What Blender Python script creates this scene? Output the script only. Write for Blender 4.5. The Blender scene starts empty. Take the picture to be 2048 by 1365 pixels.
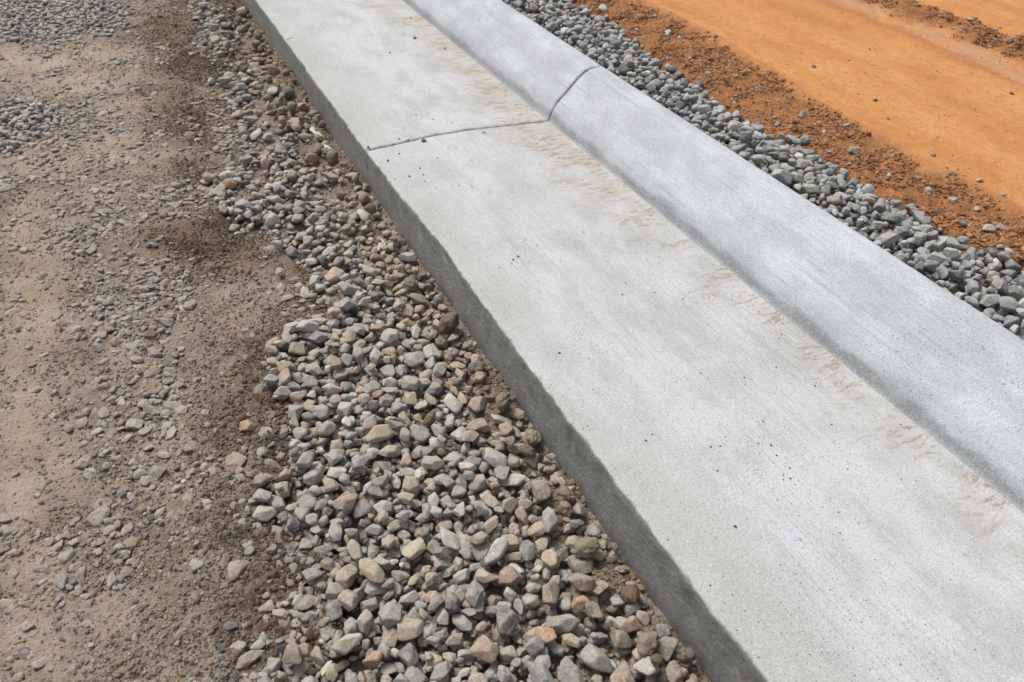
import bpy, bmesh, math, random
import numpy as np
from mathutils import Vector
R = np.random.default_rng(7)
random.seed(7)
SC = bpy.context.scene
COL = SC.collection
# ------------------------------------------------------------------ camera model (measured from the photograph)
F = 1600.0; CX, CY = 1024.0, 682.5; H = 1.3
PITCH = math.radians(39.028); AZ = math.radians(25.178)
CAM = np.array([-0.5977, 0.0, H])
fw = np.array([math.sin(AZ)*math.cos(PITCH), math.cos(AZ)*math.cos(PITCH), -math.sin(PITCH)])
rt = np.array([math.cos(AZ), -math.sin(AZ), 0.0])
up = np.cross(rt, fw)
def ray(px, py):
    return fw + rt*(px-CX)/F - up*(py-CY)/F
def unproj(px, py, z=0.0):
    r = ray(px, py); t = (z-CAM[2])/r[2]; return CAM + r*t
def proj(x, y, z):
    x = np.asarray(x, float); y = np.asarray(y, float)
    dx, dy, dz = x-CAM[0], y-CAM[1], z-CAM[2]
    d = np.maximum(dx*fw[0]+dy*fw[1]+dz*fw[2], 0.05)
    return CX+F*(dx*rt[0]+dy*rt[1]+dz*rt[2])/d, CY-F*(dx*up[0]+dy*up[1]+dz*up[2])/d, d
# ------------------------------------------------------------------ noise
def vnoise(x, y, seed=0):
    xi = np.floor(x).astype(np.int64); yi = np.floor(y).astype(np.int64)
    fx = x-xi; fy = y-yi; fx = fx*fx*(3-2*fx); fy = fy*fy*(3-2*fy)
    def h(a, b):
        n = (a*374761393 + b*668265263 + seed*1442695041) & 0xffffffff
        n = ((n ^ (n >> 13))*1274126177) & 0xffffffff
        n = ((n ^ (n >> 16))*2246822519) & 0xffffffff
        return ((n ^ (n >> 15)) & 0xffffff)/float(0xffffff)
    return (h(xi, yi)*(1-fx)+h(xi+1, yi)*fx)*(1-fy)+(h(xi, yi+1)*(1-fx)+h(xi+1, yi+1)*fx)*fy
def fbm(x, y, s, o=4, seed=0, g=0.5):
    a = 1.0; t = 0; n = 0
    for k in range(o):
        t = t+a*vnoise(x*s+17.3*k, y*s-9.1*k, seed+k); n += a; a *= g; s *= 2.03
    return t/n*2-1
def sstep(a, b, x):
    t = np.clip((x-a)/(b-a), 0, 1); return t*t*(3-2*t)
def blobs(px, py, L):
    v = np.zeros_like(px)
    for b in L:
        cx, cy, rx, ry, w = b
        v = np.maximum(v, w*np.exp(-(((px-cx)/rx)**2+((py-cy)/ry)**2)))
    return v
# ------------------------------------------------------------------ object helpers
def tag(o, label=None, cat=None, group=None, kind=None):
    for k, v in (('label', label), ('category', cat), ('group', group), ('kind', kind)):
        if v: o[k] = v
    return o
def mesh_from(name, V, Fq, mat, tint=None, lc=None, smooth=True, extra=None):
    me = bpy.data.meshes.new(name)
    V = np.asarray(V, np.float32); Fq = np.asarray(Fq, np.int32); k = Fq.shape[1]
    me.vertices.add(len(V)); me.vertices.foreach_set('co', V.ravel())
    me.loops.add(Fq.size); me.loops.foreach_set('vertex_index', Fq.ravel())
    me.polygons.add(len(Fq)); me.polygons.foreach_set('loop_start', np.arange(0, Fq.size, k, dtype=np.int32))
    me.polygons.foreach_set('loop_total', np.full(len(Fq), k, np.int32))
    me.polygons.foreach_set('use_smooth', np.full(len(Fq), smooth, bool))
    if tint is not None:
        a = me.attributes.new('tint', 'FLOAT_COLOR', 'POINT'); c = np.ones((len(V), 4), np.float32); c[:, :3] = tint; a.data.foreach_set('color', c.ravel())
    if lc is not None:
        a = me.attributes.new('lc', 'FLOAT_VECTOR', 'POINT'); a.data.foreach_set('vector', np.asarray(lc, np.float32).ravel())
    for n, arr in (extra or {}).items():
        a = me.attributes.new(n, 'FLOAT', 'POINT'); a.data.foreach_set('value', np.asarray(arr, np.float32).ravel())
    me.materials.append(mat); me.update(calc_edges=True)
    return me
def link(name, me, parent=None):
    o = bpy.data.objects.new(name, me); COL.objects.link(o)
    if parent: o.parent = parent
    return o
# ------------------------------------------------------------------ node helper
class NT:
    def __init__(s, name):
        s.m = bpy.data.materials.new(name); s.m.use_nodes = True; s.t = s.m.node_tree; s.t.nodes.clear()
        s.out = s.n('ShaderNodeOutputMaterial'); s.b = s.n('ShaderNodeBsdfPrincipled'); s.l(s.b.outputs[0], s.out.inputs[0])
        s.b.inputs['Specular IOR Level'].default_value = 0.25
    def n(s, t, **k):
        x = s.t.nodes.new(t)
        for a, v in k.items(): setattr(x, a, v)
        return x
    def l(s, a, b): s.t.links.new(a, b)
    def _in(s, sock, v):
        if v is None: return
        if isinstance(v, bpy.types.NodeSocket): s.l(v, sock)
        else:
            if isinstance(v, tuple) and len(v) == 3 and sock.type == 'RGBA': v = (*v, 1)
            sock.default_value = v
    def noise(s, vec, scale, det=4, rough=.55, dist=0):
        x = s.n('ShaderNodeTexNoise'); s._in(x.inputs['Vector'], vec)
        for a, v in (('Scale', scale), ('Detail', det), ('Roughness', rough), ('Distortion', dist)): x.inputs[a].default_value = v
        return x.outputs['Fac']
    def vor(s, vec, scale, feat='F1', rnd=1):
        x = s.n('ShaderNodeTexVoronoi', feature=feat, voronoi_dimensions='2D'); s._in(x.inputs['Vector'], vec); x.inputs['Scale'].default_value = scale; x.inputs['Randomness'].default_value = rnd
        return x
    def ramp(s, v, a, b, lo=0.0, hi=1.0):
        x = s.n('ShaderNodeMapRange', interpolation_type='SMOOTHSTEP'); s._in(x.inputs['Value'], v)
        for i, q in zip(('From Min', 'From Max', 'To Min', 'To Max'), (a, b, lo, hi)): s._in(x.inputs[i], q)
        return x.outputs[0]
    def mix(s, f, a, b, bt='MIX'):
        x = s.n('ShaderNodeMix', data_type='RGBA', blend_type=bt); s._in(x.inputs[0], f); s._in(x.inputs[6], a); s._in(x.inputs[7], b); return x.outputs[2]
    def math(s, op, a, b=0.0, c=0.0):
        x = s.n('ShaderNodeMath', operation=op); s._in(x.inputs[0], a); s._in(x.inputs[1], b); s._in(x.inputs[2], c); return x.outputs[0]
    def mapv(s, vec, scale=(1, 1, 1), rot=(0, 0, 0), loc=(0, 0, 0)):
        x = s.n('ShaderNodeMapping'); s._in(x.inputs[0], vec); x.inputs['Location'].default_value = loc; x.inputs['Rotation'].default_value = rot; x.inputs['Scale'].default_value = scale; return x.outputs[0]
    def attr(s, n, o='Fac'):
        x = s.n('ShaderNodeAttribute', attribute_name=n); return x.outputs[o]
    def bump(s, h, st, dist=.002, nrm=None):
        x = s.n('ShaderNodeBump'); x.inputs['Strength'].default_value = st; x.inputs['Distance'].default_value = dist; s._in(x.inputs['Height'], h)
        if nrm: s.l(nrm, x.inputs['Normal'])
        return x.outputs[0]
    def done(s, col, nrm, rough=.9):
        s._in(s.b.inputs['Base Color'], col); s._in(s.b.inputs['Roughness'], rough)
        if nrm: s.l(nrm, s.b.inputs['Normal'])
        return s.m
    def obj(s): return s.n('ShaderNodeTexCoord').outputs['Object']
# ------------------------------------------------------------------ materials
XF = 0.672                      # flow line of the gutter
def mat_concrete(name, curb=False):
    t = NT(name); co = t.obj()
    sx = t.n('ShaderNodeSeparateXYZ'); t.l(co, sx.inputs[0]); X, Y, Z = sx.outputs; X = t.attr('across')
    big = t.noise(t.mapv(co, (1.6, .8, 1)), 2.3, 5, .6)
    mid = t.noise(t.mapv(co, (1.2, .6, 1)), 9, 6, .65)
    fine = t.noise(co, 260, 3, .7)
    sand = t.noise(co, 620, 2, .8)
    broom = t.noise(t.mapv(co, (190, 5.5, 30)), 1, 3, .6)
    if curb:
        c = t.mix(t.ramp(mid, .35, .68), (.43, .447, .475), (.57, .593, .625))
        c = t.mix(t.ramp(t.noise(t.mapv(co, (14, 5, 9)), 1, 5, .7), .45, .68, 0, .5), c, (.345, .36, .39))
        c = t.mix(t.ramp(big, .42, .66, 0, .3), c, (.43, .45, .48))
        c = t.mix(t.math('MULTIPLY', t.ramp(broom, .48, .68, 0, .5), t.ramp(t.noise(co, 4, 3), .40, .60, .25, 1)), c, (.30, .315, .335))
    else:
        c = t.mix(t.ramp(mid, .33, .62), (.385, .388, .378), (.52, .525, .53))
        c = t.mix(t.ramp(big, .50, .70, 0, .40), c, (.35, .35, .333))
        c = t.mix(t.ramp(t.noise(co, 5, 4, .6), .52, .68, 0, .45), c, (.475, .49, .525))
        c = t.mix(t.math('MULTIPLY', t.ramp(broom, .48, .68, 0, .46), t.ramp(t.noise(co, 3.1, 3), .42, .62, .15, 1)), c, (.28, .28, .265))
        # grey-olive cast along the outer lip
        lip = t.math('MULTIPLY', t.ramp(t.math('ADD', X, t.math('MULTIPLY', mid, -.25)), -.08, .10, 1, 0), t.ramp(big, .3, .6, .15, .75))
        c = t.mix(lip, c, (.365, .362, .335))
    c = t.mix(t.ramp(fine, .48, .66, 0, .45), c, (.24, .24, .23))
    c = t.mix(t.ramp(sand, .50, .68, 0, .5), c, (.72, .72, .71))
    c = t.mix(t.ramp(t.noise(co, 300, 2, .8, 0), .56, .66, 0, .5), c, (.68, .68, .67))
    c = t.mix(t.ramp(t.noise(co, 480, 2, .8), .53, .66, 0, .5), c, (.19, .185, .175))
    # pinholes and fine grit bedded in the paste
    for sc, th, am, cc in ((22, .040, .55, (.10, .09, .08)), (55, .095, .66, (.12, .105, .085)), (105, .17, .66, (.15, .135, .115))):
        v = t.vor(co, sc); r = t.n('ShaderNodeSeparateColor'); t.l(v.outputs['Color'], r.inputs[0])
        g = t.math('MULTIPLY', t.math('GREATER_THAN', r.outputs[0], am+(.12 if curb else 0)), t.ramp(v.outputs['Distance'], th*.55, th, 1, 0))
        g = t.math('MULTIPLY', g, t.ramp(r.outputs[1], 0, 1, .2, .95)); g = t.math('MULTIPLY', g, t.ramp(t.noise(co, 4.3, 4, .7), .38, .62, .25, 1))
        c = t.mix(g, c, cc)
    c = t.mix(t.math('MULTIPLY', t.attr('joint'), t.ramp(fine, .3, .6, .35, .8)), c, (.12, .12, .11))
    h = t.math('ADD', t.math('MULTIPLY', fine, .5), t.math('ADD', t.math('MULTIPLY', sand, .3), t.math('MULTIPLY', broom, .8)))
    rgh = None
    wob = t.math('MULTIPLY', t.math('SUBTRACT', t.noise(t.mapv(co, (1, .5, 1)), 16, 4, .6), .5), .028)
    XW = t.math('ADD', X, wob)
    if curb:
        # dark, grainy strip along the steep foot of the curb, broken up by noise
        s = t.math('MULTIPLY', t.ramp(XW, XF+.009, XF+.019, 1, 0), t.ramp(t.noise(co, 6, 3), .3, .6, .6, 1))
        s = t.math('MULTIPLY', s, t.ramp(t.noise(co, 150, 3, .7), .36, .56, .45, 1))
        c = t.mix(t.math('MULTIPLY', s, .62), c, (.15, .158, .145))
        b1 = t.bump(t.noise(co, 240, 3, .75), .55, .004)
        # back edge pitted
        p = t.math('MULTIPLY', t.ramp(XW, XF+.15, XF+.20), t.ramp(t.noise(co, 120, 3, .7), .56, .66, 0, .6))
        c = t.mix(p, c, (.22, .23, .24))
        # old drag lines
        dl = t.noise(t.mapv(co, (75, 1.3, 1), loc=(3, 1, 0)), 1, 2)
        c = t.mix(t.ramp(dl, .66, .72, 0, .35), c, (.28, .30, .32))
        nrm = t.bump(h, .45, .0016, b1)
    else:
        # clay silt washed into the flow line: short streaks running across the fall
        wv = t.n('ShaderNodeTexNoise'); wv.inputs['Scale'].default_value = 7; t.l(co, wv.inputs['Vector']); cw = t.n('ShaderNodeVectorMath', operation='MULTIPLY_ADD'); t.l(wv.outputs['Color'], cw.inputs[0]); cw.inputs[1].default_value = (.07, .07, 0); t.l(co, cw.inputs[2])
        sm = t.mapv(cw.outputs[0], (20, 62, 1), rot=(0, 0, math.radians(-24)))
        st = t.noise(sm, 1, 5, .68, .3); st2 = t.noise(t.mapv(co, (4, 8, 1), rot=(0, 0, math.radians(-25)), loc=(5, 3, 0)), 1, 4, .65)
        nb = t.ramp(Y, 1.0, 2.0, .05, 0)
        near = t.ramp(t.math('ADD', t.math('SUBTRACT', XW, nb), t.math('MULTIPLY', t.math('SUBTRACT', st2, .5), .22)), XF-.25, XF-.05)
        m = t.math('MULTIPLY', near, t.ramp(st, .49, .60))
        m = t.math('MULTIPLY', m, t.ramp(st2, .42, .58, .08, 1))
        m = t.math('MULTIPLY', m, t.ramp(t.noise(co, 300, 2, .8), .40, .56, .25, 1))
        far = t.ramp(Y, 1.1, 2.6, .62, .95)
        c = t.mix(t.math('MINIMUM', t.math('MULTIPLY', t.math('MULTIPLY', m, far), 1.6), .85), c, t.mix(t.noise(co, 30), (.165, .10, .052), (.27, .18, .108)))
        c = t.mix(t.math('MULTIPLY', t.math('MULTIPLY', near, t.ramp(st2, .35, .6, .3, 1)), t.ramp(Y, 1.0, 2.6, .2, .5)), c, (.43, .35, .265))
        b = t.ramp(XW, XF-.028, XF-.004)
        c = t.mix(t.math('MULTIPLY', b, t.ramp(t.noise(co, 140, 3, .7), .35, .6, .15, .6)), c, (.36, .31, .23))
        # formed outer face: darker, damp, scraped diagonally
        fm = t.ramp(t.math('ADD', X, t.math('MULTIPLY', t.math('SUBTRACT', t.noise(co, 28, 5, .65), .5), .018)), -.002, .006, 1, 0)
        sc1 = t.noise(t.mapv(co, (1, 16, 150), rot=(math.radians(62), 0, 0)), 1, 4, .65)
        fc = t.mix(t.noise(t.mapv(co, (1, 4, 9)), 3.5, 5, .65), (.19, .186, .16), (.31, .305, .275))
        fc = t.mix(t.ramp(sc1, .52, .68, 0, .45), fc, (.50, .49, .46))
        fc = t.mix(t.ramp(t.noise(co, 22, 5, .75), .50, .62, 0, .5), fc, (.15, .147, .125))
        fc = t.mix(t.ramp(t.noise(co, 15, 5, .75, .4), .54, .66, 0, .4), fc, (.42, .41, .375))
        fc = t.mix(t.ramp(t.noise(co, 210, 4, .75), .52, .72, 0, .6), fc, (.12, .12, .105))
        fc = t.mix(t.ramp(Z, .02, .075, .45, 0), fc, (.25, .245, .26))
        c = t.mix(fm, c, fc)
        b0 = t.bump(t.math('MULTIPLY', t.noise(t.mapv(co, (1, 1, 1.5)), 90, 5, .75), fm), 1.0, .007)
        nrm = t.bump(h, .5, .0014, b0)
    return t.done(c, nrm, .88)
def mat_stone(name, dust, damt, big=.5):
    t = NT(name); lc = t.attr('lc', 'Vector'); ti = t.attr('tint', 'Color')
    n1 = t.noise(lc, 55, 5, .65); n2 = t.noise(lc, 210, 5, .85); n4 = t.noise(lc, 110, 4, .8); n3 = t.noise(t.mapv(lc, (30, 30, 170)), 1, 4, .6, .6)
    c = t.mix(t.ramp(n1, .35, .68, 0, .6), ti, t.mix(.5, ti, (.48, .46, .43)))
    c = t.mix(t.ramp(n3, .50, .70, 0, .42), c, t.mix(.55, ti, (.09, .09, .10)))
    g = t.n('ShaderNodeNewGeometry'); sx = t.n('ShaderNodeSeparateXYZ'); t.l(g.outputs['Normal'], sx.inputs[0])
    d = t.math('MULTIPLY', t.ramp(sx.outputs[2], .1, .95, .15, 1), t.ramp(n1, .34, .60))
    c = t.mix(t.math('MULTIPLY', d, damt), c, dust)
    c = t.mix(t.ramp(n4, .53, .66, 0, .5), c, t.mix(.35, (.10, .09, .075), ti))
    c = t.mix(t.ramp(n2, .52, .66, 0, .6), c, (.085, .08, .07))
    c = t.mix(t.ramp(n2, .47, .34, 0, .6), c, (.62, .60, .56))
    h = t.math('ADD', n2, t.math('MULTIPLY', n4, 1.6))
    return t.done(c, t.bump(h, big, .006), .92)
def mat_crumb(name, mul=1.0):
    t = NT(name); lc = t.attr('lc', 'Vector'); ti = t.attr('tint', 'Color')
    n = t.noise(lc, 300, 3, .75)
    return t.done(t.mix(t.ramp(n, .35, .68, 0, .5), ti, t.mix(.5, ti, (.05, .04, .03))), t.bump(t.noise(lc, 160, 5, .8), 1.0, .007), .95)
def mat_soil():
    t = NT('road_soil'); co = t.obj()
    dust, damp, rust = t.attr('dust'), t.attr('damp'), t.attr('rust')
    a = t.noise(co, 7, 6, .65); b = t.noise(co, 38, 5, .7); f = t.noise(co, 170, 4, .78); g = t.noise(co, 420, 3, .8)
    c = t.mix(t.ramp(a, .35, .65), (.315, .235, .172), (.455, .35, .268))
    c = t.mix(t.ramp(b, .45, .66, 0, .45), c, (.33, .295, .26))
    c = t.mix(t.math('MULTIPLY', dust, .85), c, t.mix(t.ramp(a, .4, .62), (.49, .372, .27), (.54, .435, .338)))
    c = t.mix(rust, c, (.30, .155, .065))
    dd = t.math('MULTIPLY', damp, t.ramp(a, .25, .55, .7, 1))
    c = t.mix(dd, c, t.mix(t.ramp(b, .4, .62), (.125, .075, .040), (.23, .145, .085)))
    c = t.mix(t.ramp(f, .52, .64, 0, .62), c, t.mix(dd, (.16, .135, .115), (.05, .035, .025)))
    c = t.mix(t.ramp(g, .56, .68, 0, .6), c, t.mix(dd, (.56, .52, .47), (.30, .24, .18)))
    v = t.vor(co, 130); r = t.n('ShaderNodeSeparateColor'); t.l(v.outputs['Color'], r.inputs[0])
    gr = t.math('MULTIPLY', t.math('GREATER_THAN', r.outputs[0], .66), t.ramp(v.outputs['Distance'], .25, .36, 1, 0))
    gr = t.math('MULTIPLY', gr, t.math('SUBTRACT', 1.0, t.math('MULTIPLY', dust, .6)))
    c = t.mix(t.math('MULTIPLY', gr, .75), c, t.mix(r.outputs[1], (.17, .17, .175), (.50, .48, .45)))
    h = t.math('ADD', t.math('MULTIPLY', f, 1.0), t.math('ADD', t.math('MULTIPLY', b, 1.4), t.math('MULTIPLY', gr, .35)))
    return t.done(c, t.bump(h, 1.0, .009), .95)
def mat_clay():
    t = NT('clay_soil'); co = t.obj()
    cr, pale, red = t.attr('crumbly'), t.attr('pale'), t.attr('red')
    sm = t.mapv(co, (7, 1.6, 1), rot=(0, 0, math.radians(8)))
    a = t.noise(sm, 1, 5, .6, .5); b = t.noise(co, 26, 5, .7); f = t.noise(co, 130, 4, .75); g = t.noise(co, 330, 3, .8)
    c = t.mix(t.ramp(a, .35, .65), (.55, .235, .076), (.62, .295, .110))
    c = t.mix(t.ramp(b, .50, .72, 0, .5), c, (.45, .19, .065))
    c = t.mix(pale, c, (.52, .30, .18))
    c = t.mix(red, c, (.36, .13, .06))
    c2 = t.mix(t.ramp(b, .38, .62), (.36, .15, .056), (.56, .25, .098))
    c2 = t.mix(t.ramp(t.noise(co, 11, 4, .7), .5, .66, 0, .6), c2, (.24, .14, .085))
    c2 = t.mix(t.ramp(f, .50, .62, 0, .7), c2, (.12, .06, .032))
    c = t.mix(cr, c, c2)
    c = t.mix(t.ramp(t.noise(t.mapv(co, (70, 26, 40), rot=(0, 0, math.radians(8))), 1, 5, .8), .50, .64, 0, .42), c, (.30, .135, .055))
    c = t.mix(t.ramp(t.noise(co, 44, 5, .85), .56, .68, 0, .4), c, (.60, .35, .18))
    c = t.mix(t.ramp(t.noise(t.mapv(co, (4.5, 1.2, 1), loc=(2, 7, 0)), 1, 4, .6), .5, .68, 0, .4), c, (.40, .17, .065))
    c = t.mix(t.ramp(f, .55, .70, 0, .4), c, (.24, .10, .04))
    c = t.mix(t.ramp(g, .64, .78, 0, .4), c, (.62, .42, .26))
    h = t.math('ADD', t.math('MULTIPLY', f, .9), t.math('MULTIPLY', b, 1.2))
    return t.done(c, t.bump(t.math('MULTIPLY', h, t.math('ADD', .7, cr)), .9, .009), .95)
M_GUT = mat_concrete('gutter_concrete'); M_CURB = mat_concrete('curb_concrete', True)
M_ST = mat_stone('gravel_stone', (.47, .385, .29), .5)
M_EM = mat_stone('embedded_stone', (.46, .375, .295), .62, .7)
M_CR = mat_stone('crushed_stone', (.50, .49, .465), .42)
M_CB = mat_crumb('soil_crumb')
M_SOIL = mat_soil(); M_CLAY = mat_clay()
# ------------------------------------------------------------------ kerb and gutter
PROF = [(0.0, .132), (.006, .1335), (.05, .1345), (.09, .1352), (.142, .137), (.22, .1395), (.30, .1385), (.375, .135), (.448, .129), (.522, .1225), (.60, .1155), (.645, .1125), (XF, .1125)]
PROFC = [(XF, .1125), (XF+.006, .1165), (.688, .143), (.700, .163), (.711, .1765), (.728, .192), (.745, .206), (.778, .237), (.806, .2600), (.822, .2695), (.838, .2752), (.856, .2772), (.876, .2775)]
def catmull(P, n):
    P = np.array(P); Q = np.vstack([2*P[0]-P[1], P, 2*P[-1]-P[-2]]); out = []
    for i in range(1, len(Q)-2):
        for k in range(n):
            u = k/n; a, b, c, d = Q[i-1], Q[i], Q[i+1], Q[i+2]
            out.append(.5*((2*b)+(-a+c)*u+(2*a-5*b+4*c-d)*u*u+(-a+3*b-3*c+d)*u**3))
    out.append(P[-1]); return np.array(out)
_pg = np.array(PROF+PROFC[1:])
def surf_z(x): return np.interp(x, _pg[:, 0], _pg[:, 1])
def surf_hit(px, py):
    z = .12
    for k in range(12):
        P = unproj(px, py, z); z = .5*z+.5*float(surf_z(P[0]))
    P = unproj(px, py, z); return P
# joint: measured points, at y of the first one
jr = ray(730, 302); tt = (0-CAM[0])/jr[0]; UJ = float((CAM+jr*tt)[1])
# waviness of the outer lip (top arris) and of the foot of the face, measured along the photograph
def face_hit(px, py):
    r = ray(px, py); t = (0-CAM[0])/r[0]; return CAM+r*t
LIP = [(510, 0), (608, 133), (670, 218), (727, 297), (765, 345), (807, 400), (875, 480), (945, 580), (1018, 680), (1070, 752), (1122, 820), (1200, 922), (1270, 1020), (1379, 1165), (1534, 1365)]
LY = []; LX = []
for p in LIP:
    q = unproj(*p, .133); LY.append(q[1]); LX.append(q[0])
o_ = np.argsort(LY); LY = np.array(LY)[o_]; LX = np.clip(np.array(LX)[o_], -.022, .022)
def lip_x(y): return np.interp(y, LY, LX)+.003*fbm(y, y*0, 9, 4, 5)+.0020*fbm(y, y*0, 48, 3, 6)-.004*sstep(.35, .6, fbm(y, y*0+4, 6, 3, 7))
def section(y0, y1, ys, root, endcap):
    """one cast length between joints: gutter pan with its formed face, and the curb"""
    pan = catmull(PROF[1:], 5)
    nx = []
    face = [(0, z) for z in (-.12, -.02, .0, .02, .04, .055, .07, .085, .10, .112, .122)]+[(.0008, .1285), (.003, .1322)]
    P = np.array(face+[tuple(p) for p in pan])
    C = catmull(PROFC, 5); C = np.vstack([C, [(.884, .2755), (.888, .270), (.889, .25), (.889, .12), (.889, -.12)]])
    for nm, Q, mat in (('gutter_pan', P, M_GUT), ('curb', C, M_CURB)):
        n, m = len(ys), len(Q)
        Yg, Xg = np.meshgrid(ys, Q[:, 0], indexing='ij'); Zg = np.tile(Q[:, 1], (n, 1)).astype(float)
        if nm == 'gutter_pan':
            w = np.clip(1-Xg/.12, 0, 1)**1.2
            top = sstep(.0, .13, Zg)
            foot = .004*fbm(Yg, Zg*4, 3, 3, 8)
            Xg = Xg+w*(lip_x(Yg)*(.35+.65*top)+foot*(1-top))
            face_m = (np.tile(Q[:, 0], (n, 1)) < .0005)
            Xg = Xg+face_m*(.0022*fbm(Yg*1.0, Zg*1.6, 22, 4, 9)+.0012*fbm(Yg, Zg, 90, 3, 19))
            Zg = Zg+(Zg > .12)*(w*(.0022*fbm(Yg, Xg*2, 14, 3, 11)+.0022*fbm(Yg, Xg, 60, 3, 12)*(Xg < .02)))
            Zg = Zg+(Zg > .1)*(.0012*fbm(Xg, Yg, 4, 3, 13))
        else:
            Zg = Zg+(Zg > .2)*.0012*fbm(Xg, Yg, 5, 3, 14)
            ed = sstep(.84, .889, Xg)
            Xg = Xg+ed*.0025*fbm(Yg, Zg, 12, 4, 15); Zg = Zg-ed*(Zg > .2)*.0015*np.abs(fbm(Yg, Xg, 40, 3, 16))
        # tooled joint: arris rounds down into the groove, wandering a little
        dist = np.minimum(np.abs(Yg-y0) if endcap[0] else 9.0, np.abs(Yg-y1) if endcap[1] else 9.0)
        wand = .0045*fbm(Xg, Xg*0+3, 13, 4, 21, .6)
        on_top = (Zg > .1)
        gap = .0006+.0062*vnoise(Xg*38, Xg*0, 31)**1.6+.0022*vnoise(Xg*190, Xg*0, 32)
        gap = np.where(Xg < .02, .0005, gap)
        Rr = .007 if endcap[1] else .014
        fall = np.clip(1-dist/Rr, 0, 1)**2*(.007 if endcap[1] else .012)
        if nm == 'curb': fall = fall*.8*np.clip((.875-Xg)/.03, 0, 1)
        Zg = Zg-fall*on_top*(1.0 if nm == 'gutter_pan' else 1)
        Yg = Yg+np.exp(-dist/.02)*wand
        e = dist < 1e-6
        Yg = Yg+np.where(e, np.where(np.abs(Yg-y0) < np.abs(Yg-y1), gap, -gap), 0)
        V = np.stack([Xg, Yg, Zg], -1).reshape(-1, 3)
        i = np.arange(n-1)[:, None]*m+np.arange(m-1)[None]
        Fq = np.stack([i, i+1, i+1+m, i+m], -1).reshape(-1, 4)[:, ::-1]
        across = np.tile(Q[:, 0]-(np.maximum(.132-Q[:, 1], 0) if nm == 'gutter_pan' else 0), (n, 1)).ravel()
        jt = (np.clip(1.3-dist/(Rr*(.35+.7*vnoise(Xg*60, Xg*0, 33))), 0, 1)*on_top).ravel()
        across = np.concatenate([across, across[:m], across[-m:]]); jt = np.concatenate([jt, jt[:m], jt[-m:]])
        V = V.tolist(); extraF = []
        # end walls
        Fq = Fq.tolist()
        for k, row in ((0, 0), (1, n-1)):
            b = row*m; base = len(V)
            for j in range(m): x, y, z = V[b+j]; V.append((x, y+(.001 if k == 0 else -.001), -.12))
            for j in range(m-1):
                q = [b+j, b+j+1, base+j+1, base+j]
                Fq.append(q if k else q[::-1])
        me = mesh_from(nm, V, Fq, mat, extra={'across': across, 'joint': jt})
        bm = bmesh.new(); bm.from_mesh(me); bmesh.ops.recalc_face_normals(bm, faces=bm.faces)
        bm.to_mesh(me); bm.free()
        o = link(nm, me, root)
def yspace(a, b, jend):
    L = [a]; y = a
    while y < b:
        d = .007+.0035*max(0, y-1.2) if y > -.2 else .08
        if y > 5.5: d = .25
        for q in jend: d = min(d, max(.0013, abs(y-q)*.35)) if abs(y-q) < .03 else d
        y += d; L.append(min(y, b))
    if len(L) > 2 and L[-1]-L[-2] < .0008: L.pop(-2)
    return np.array(L)
s1 = bpy.data.objects.new('kerb_section', None); COL.objects.link(s1); s1.empty_display_size = .1
s2 = bpy.data.objects.new('kerb_section', None); COL.objects.link(s2); s2.empty_display_size = .1
tag(s1, 'long stretch of pale concrete kerb and gutter on the camera side of the joint', 'kerb', 'cast concrete kerb sections', 'thing')
tag(s2, 'stretch of concrete kerb and gutter beyond the cross joint, with brown silt streaks', 'kerb', 'cast concrete kerb sections', 'thing')
section(-3.0, UJ, yspace(-3.0, UJ, [UJ]), s1, (False, True))
ys2 = np.sort(2*UJ+.0-yspace(UJ-0.04, UJ, [UJ])); ys2 = np.concatenate([ys2, yspace(ys2[-1], 40., [])[1:]])
section(UJ, 40., ys2, s2, (True, False))
# ------------------------------------------------------------------ ground height and zones
XB = np.array([(0, 395), (60, 400), (130, 435), (190, 470), (250, 480), (320, 500), (350, 445), (400, 450), (450, 500), (500, 545), (540, 640), (600, 690), (627, 664), (689, 566), (757, 581), (792, 564), (843, 548), (894, 574), (934, 622), (968, 580), (1030, 556), (1071, 666), (1110, 708), (1139, 656), (1207, 650), (1242, 695), (1310, 669), (1358, 708), (1500, 700)], float)
DAMP = [(350, 60, 110, 60, .7), (410, 130, 90, 50, .95), (340, 190, 90, 30, .55), (380, 240, 80, 60, .75), (410, 350, 60, 60, .6), (400, 480, 120, 45, 1), (470, 440, 60, 30, 1), (430, 540, 80, 25, .5), (500, 760, 60, 40, .55), (540, 800, 60, 50, .9), (540, 900, 60, 70, .9), (610, 930, 60, 35, 1), (550, 1000, 55, 60, .8), (610, 1140, 90, 60, 1), (670, 1235, 50, 50, .9), (640, 1330, 80, 60, .9), (500, 1060, 70, 40, .5), (470, 1250, 60, 80, .35), (480, 20, 80, 50, .8)]
RUST = [(460, 132, 60, 12, .7), (480, 150, 40, 10, .6), (490, 520, 40, 14, .8), (640, 648, 40, 14, .7), (150, 300, 25, 12, .35), (330, 110, 60, 20, .35), (10, 455, 12, 6, .7), (340, 40, 40, 10, .3), (560, 400, 40, 20, .4)]
DUST = [(60, 125, 140, 28, 1), (190, 105, 90, 22, .9), (150, 165, 130, 30, .9), (260, 200, 80, 26, .9), (110, 320, 120, 55, .75), (230, 300, 70, 40, .7), (60, 460, 70, 80, .9), (70, 640, 75, 130, .95), (40, 820, 70, 140, 1), (40, 1000, 70, 120, 1), (60, 1120, 70, 120, .8), (40, 1280, 90, 100, .9), (110, 930, 70, 70, .8), (260, 1230, 80, 60, .45), (250, 700, 60, 60, .4), (330, 900, 60, 50, .4), (640, 575, 70, 35, .9), (380, 640, 70, 40, .35), (690, 420, 20, 50, .6), (300, 430, 90, 60, .35), (340, 1000, 60, 60, .35)]
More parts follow.
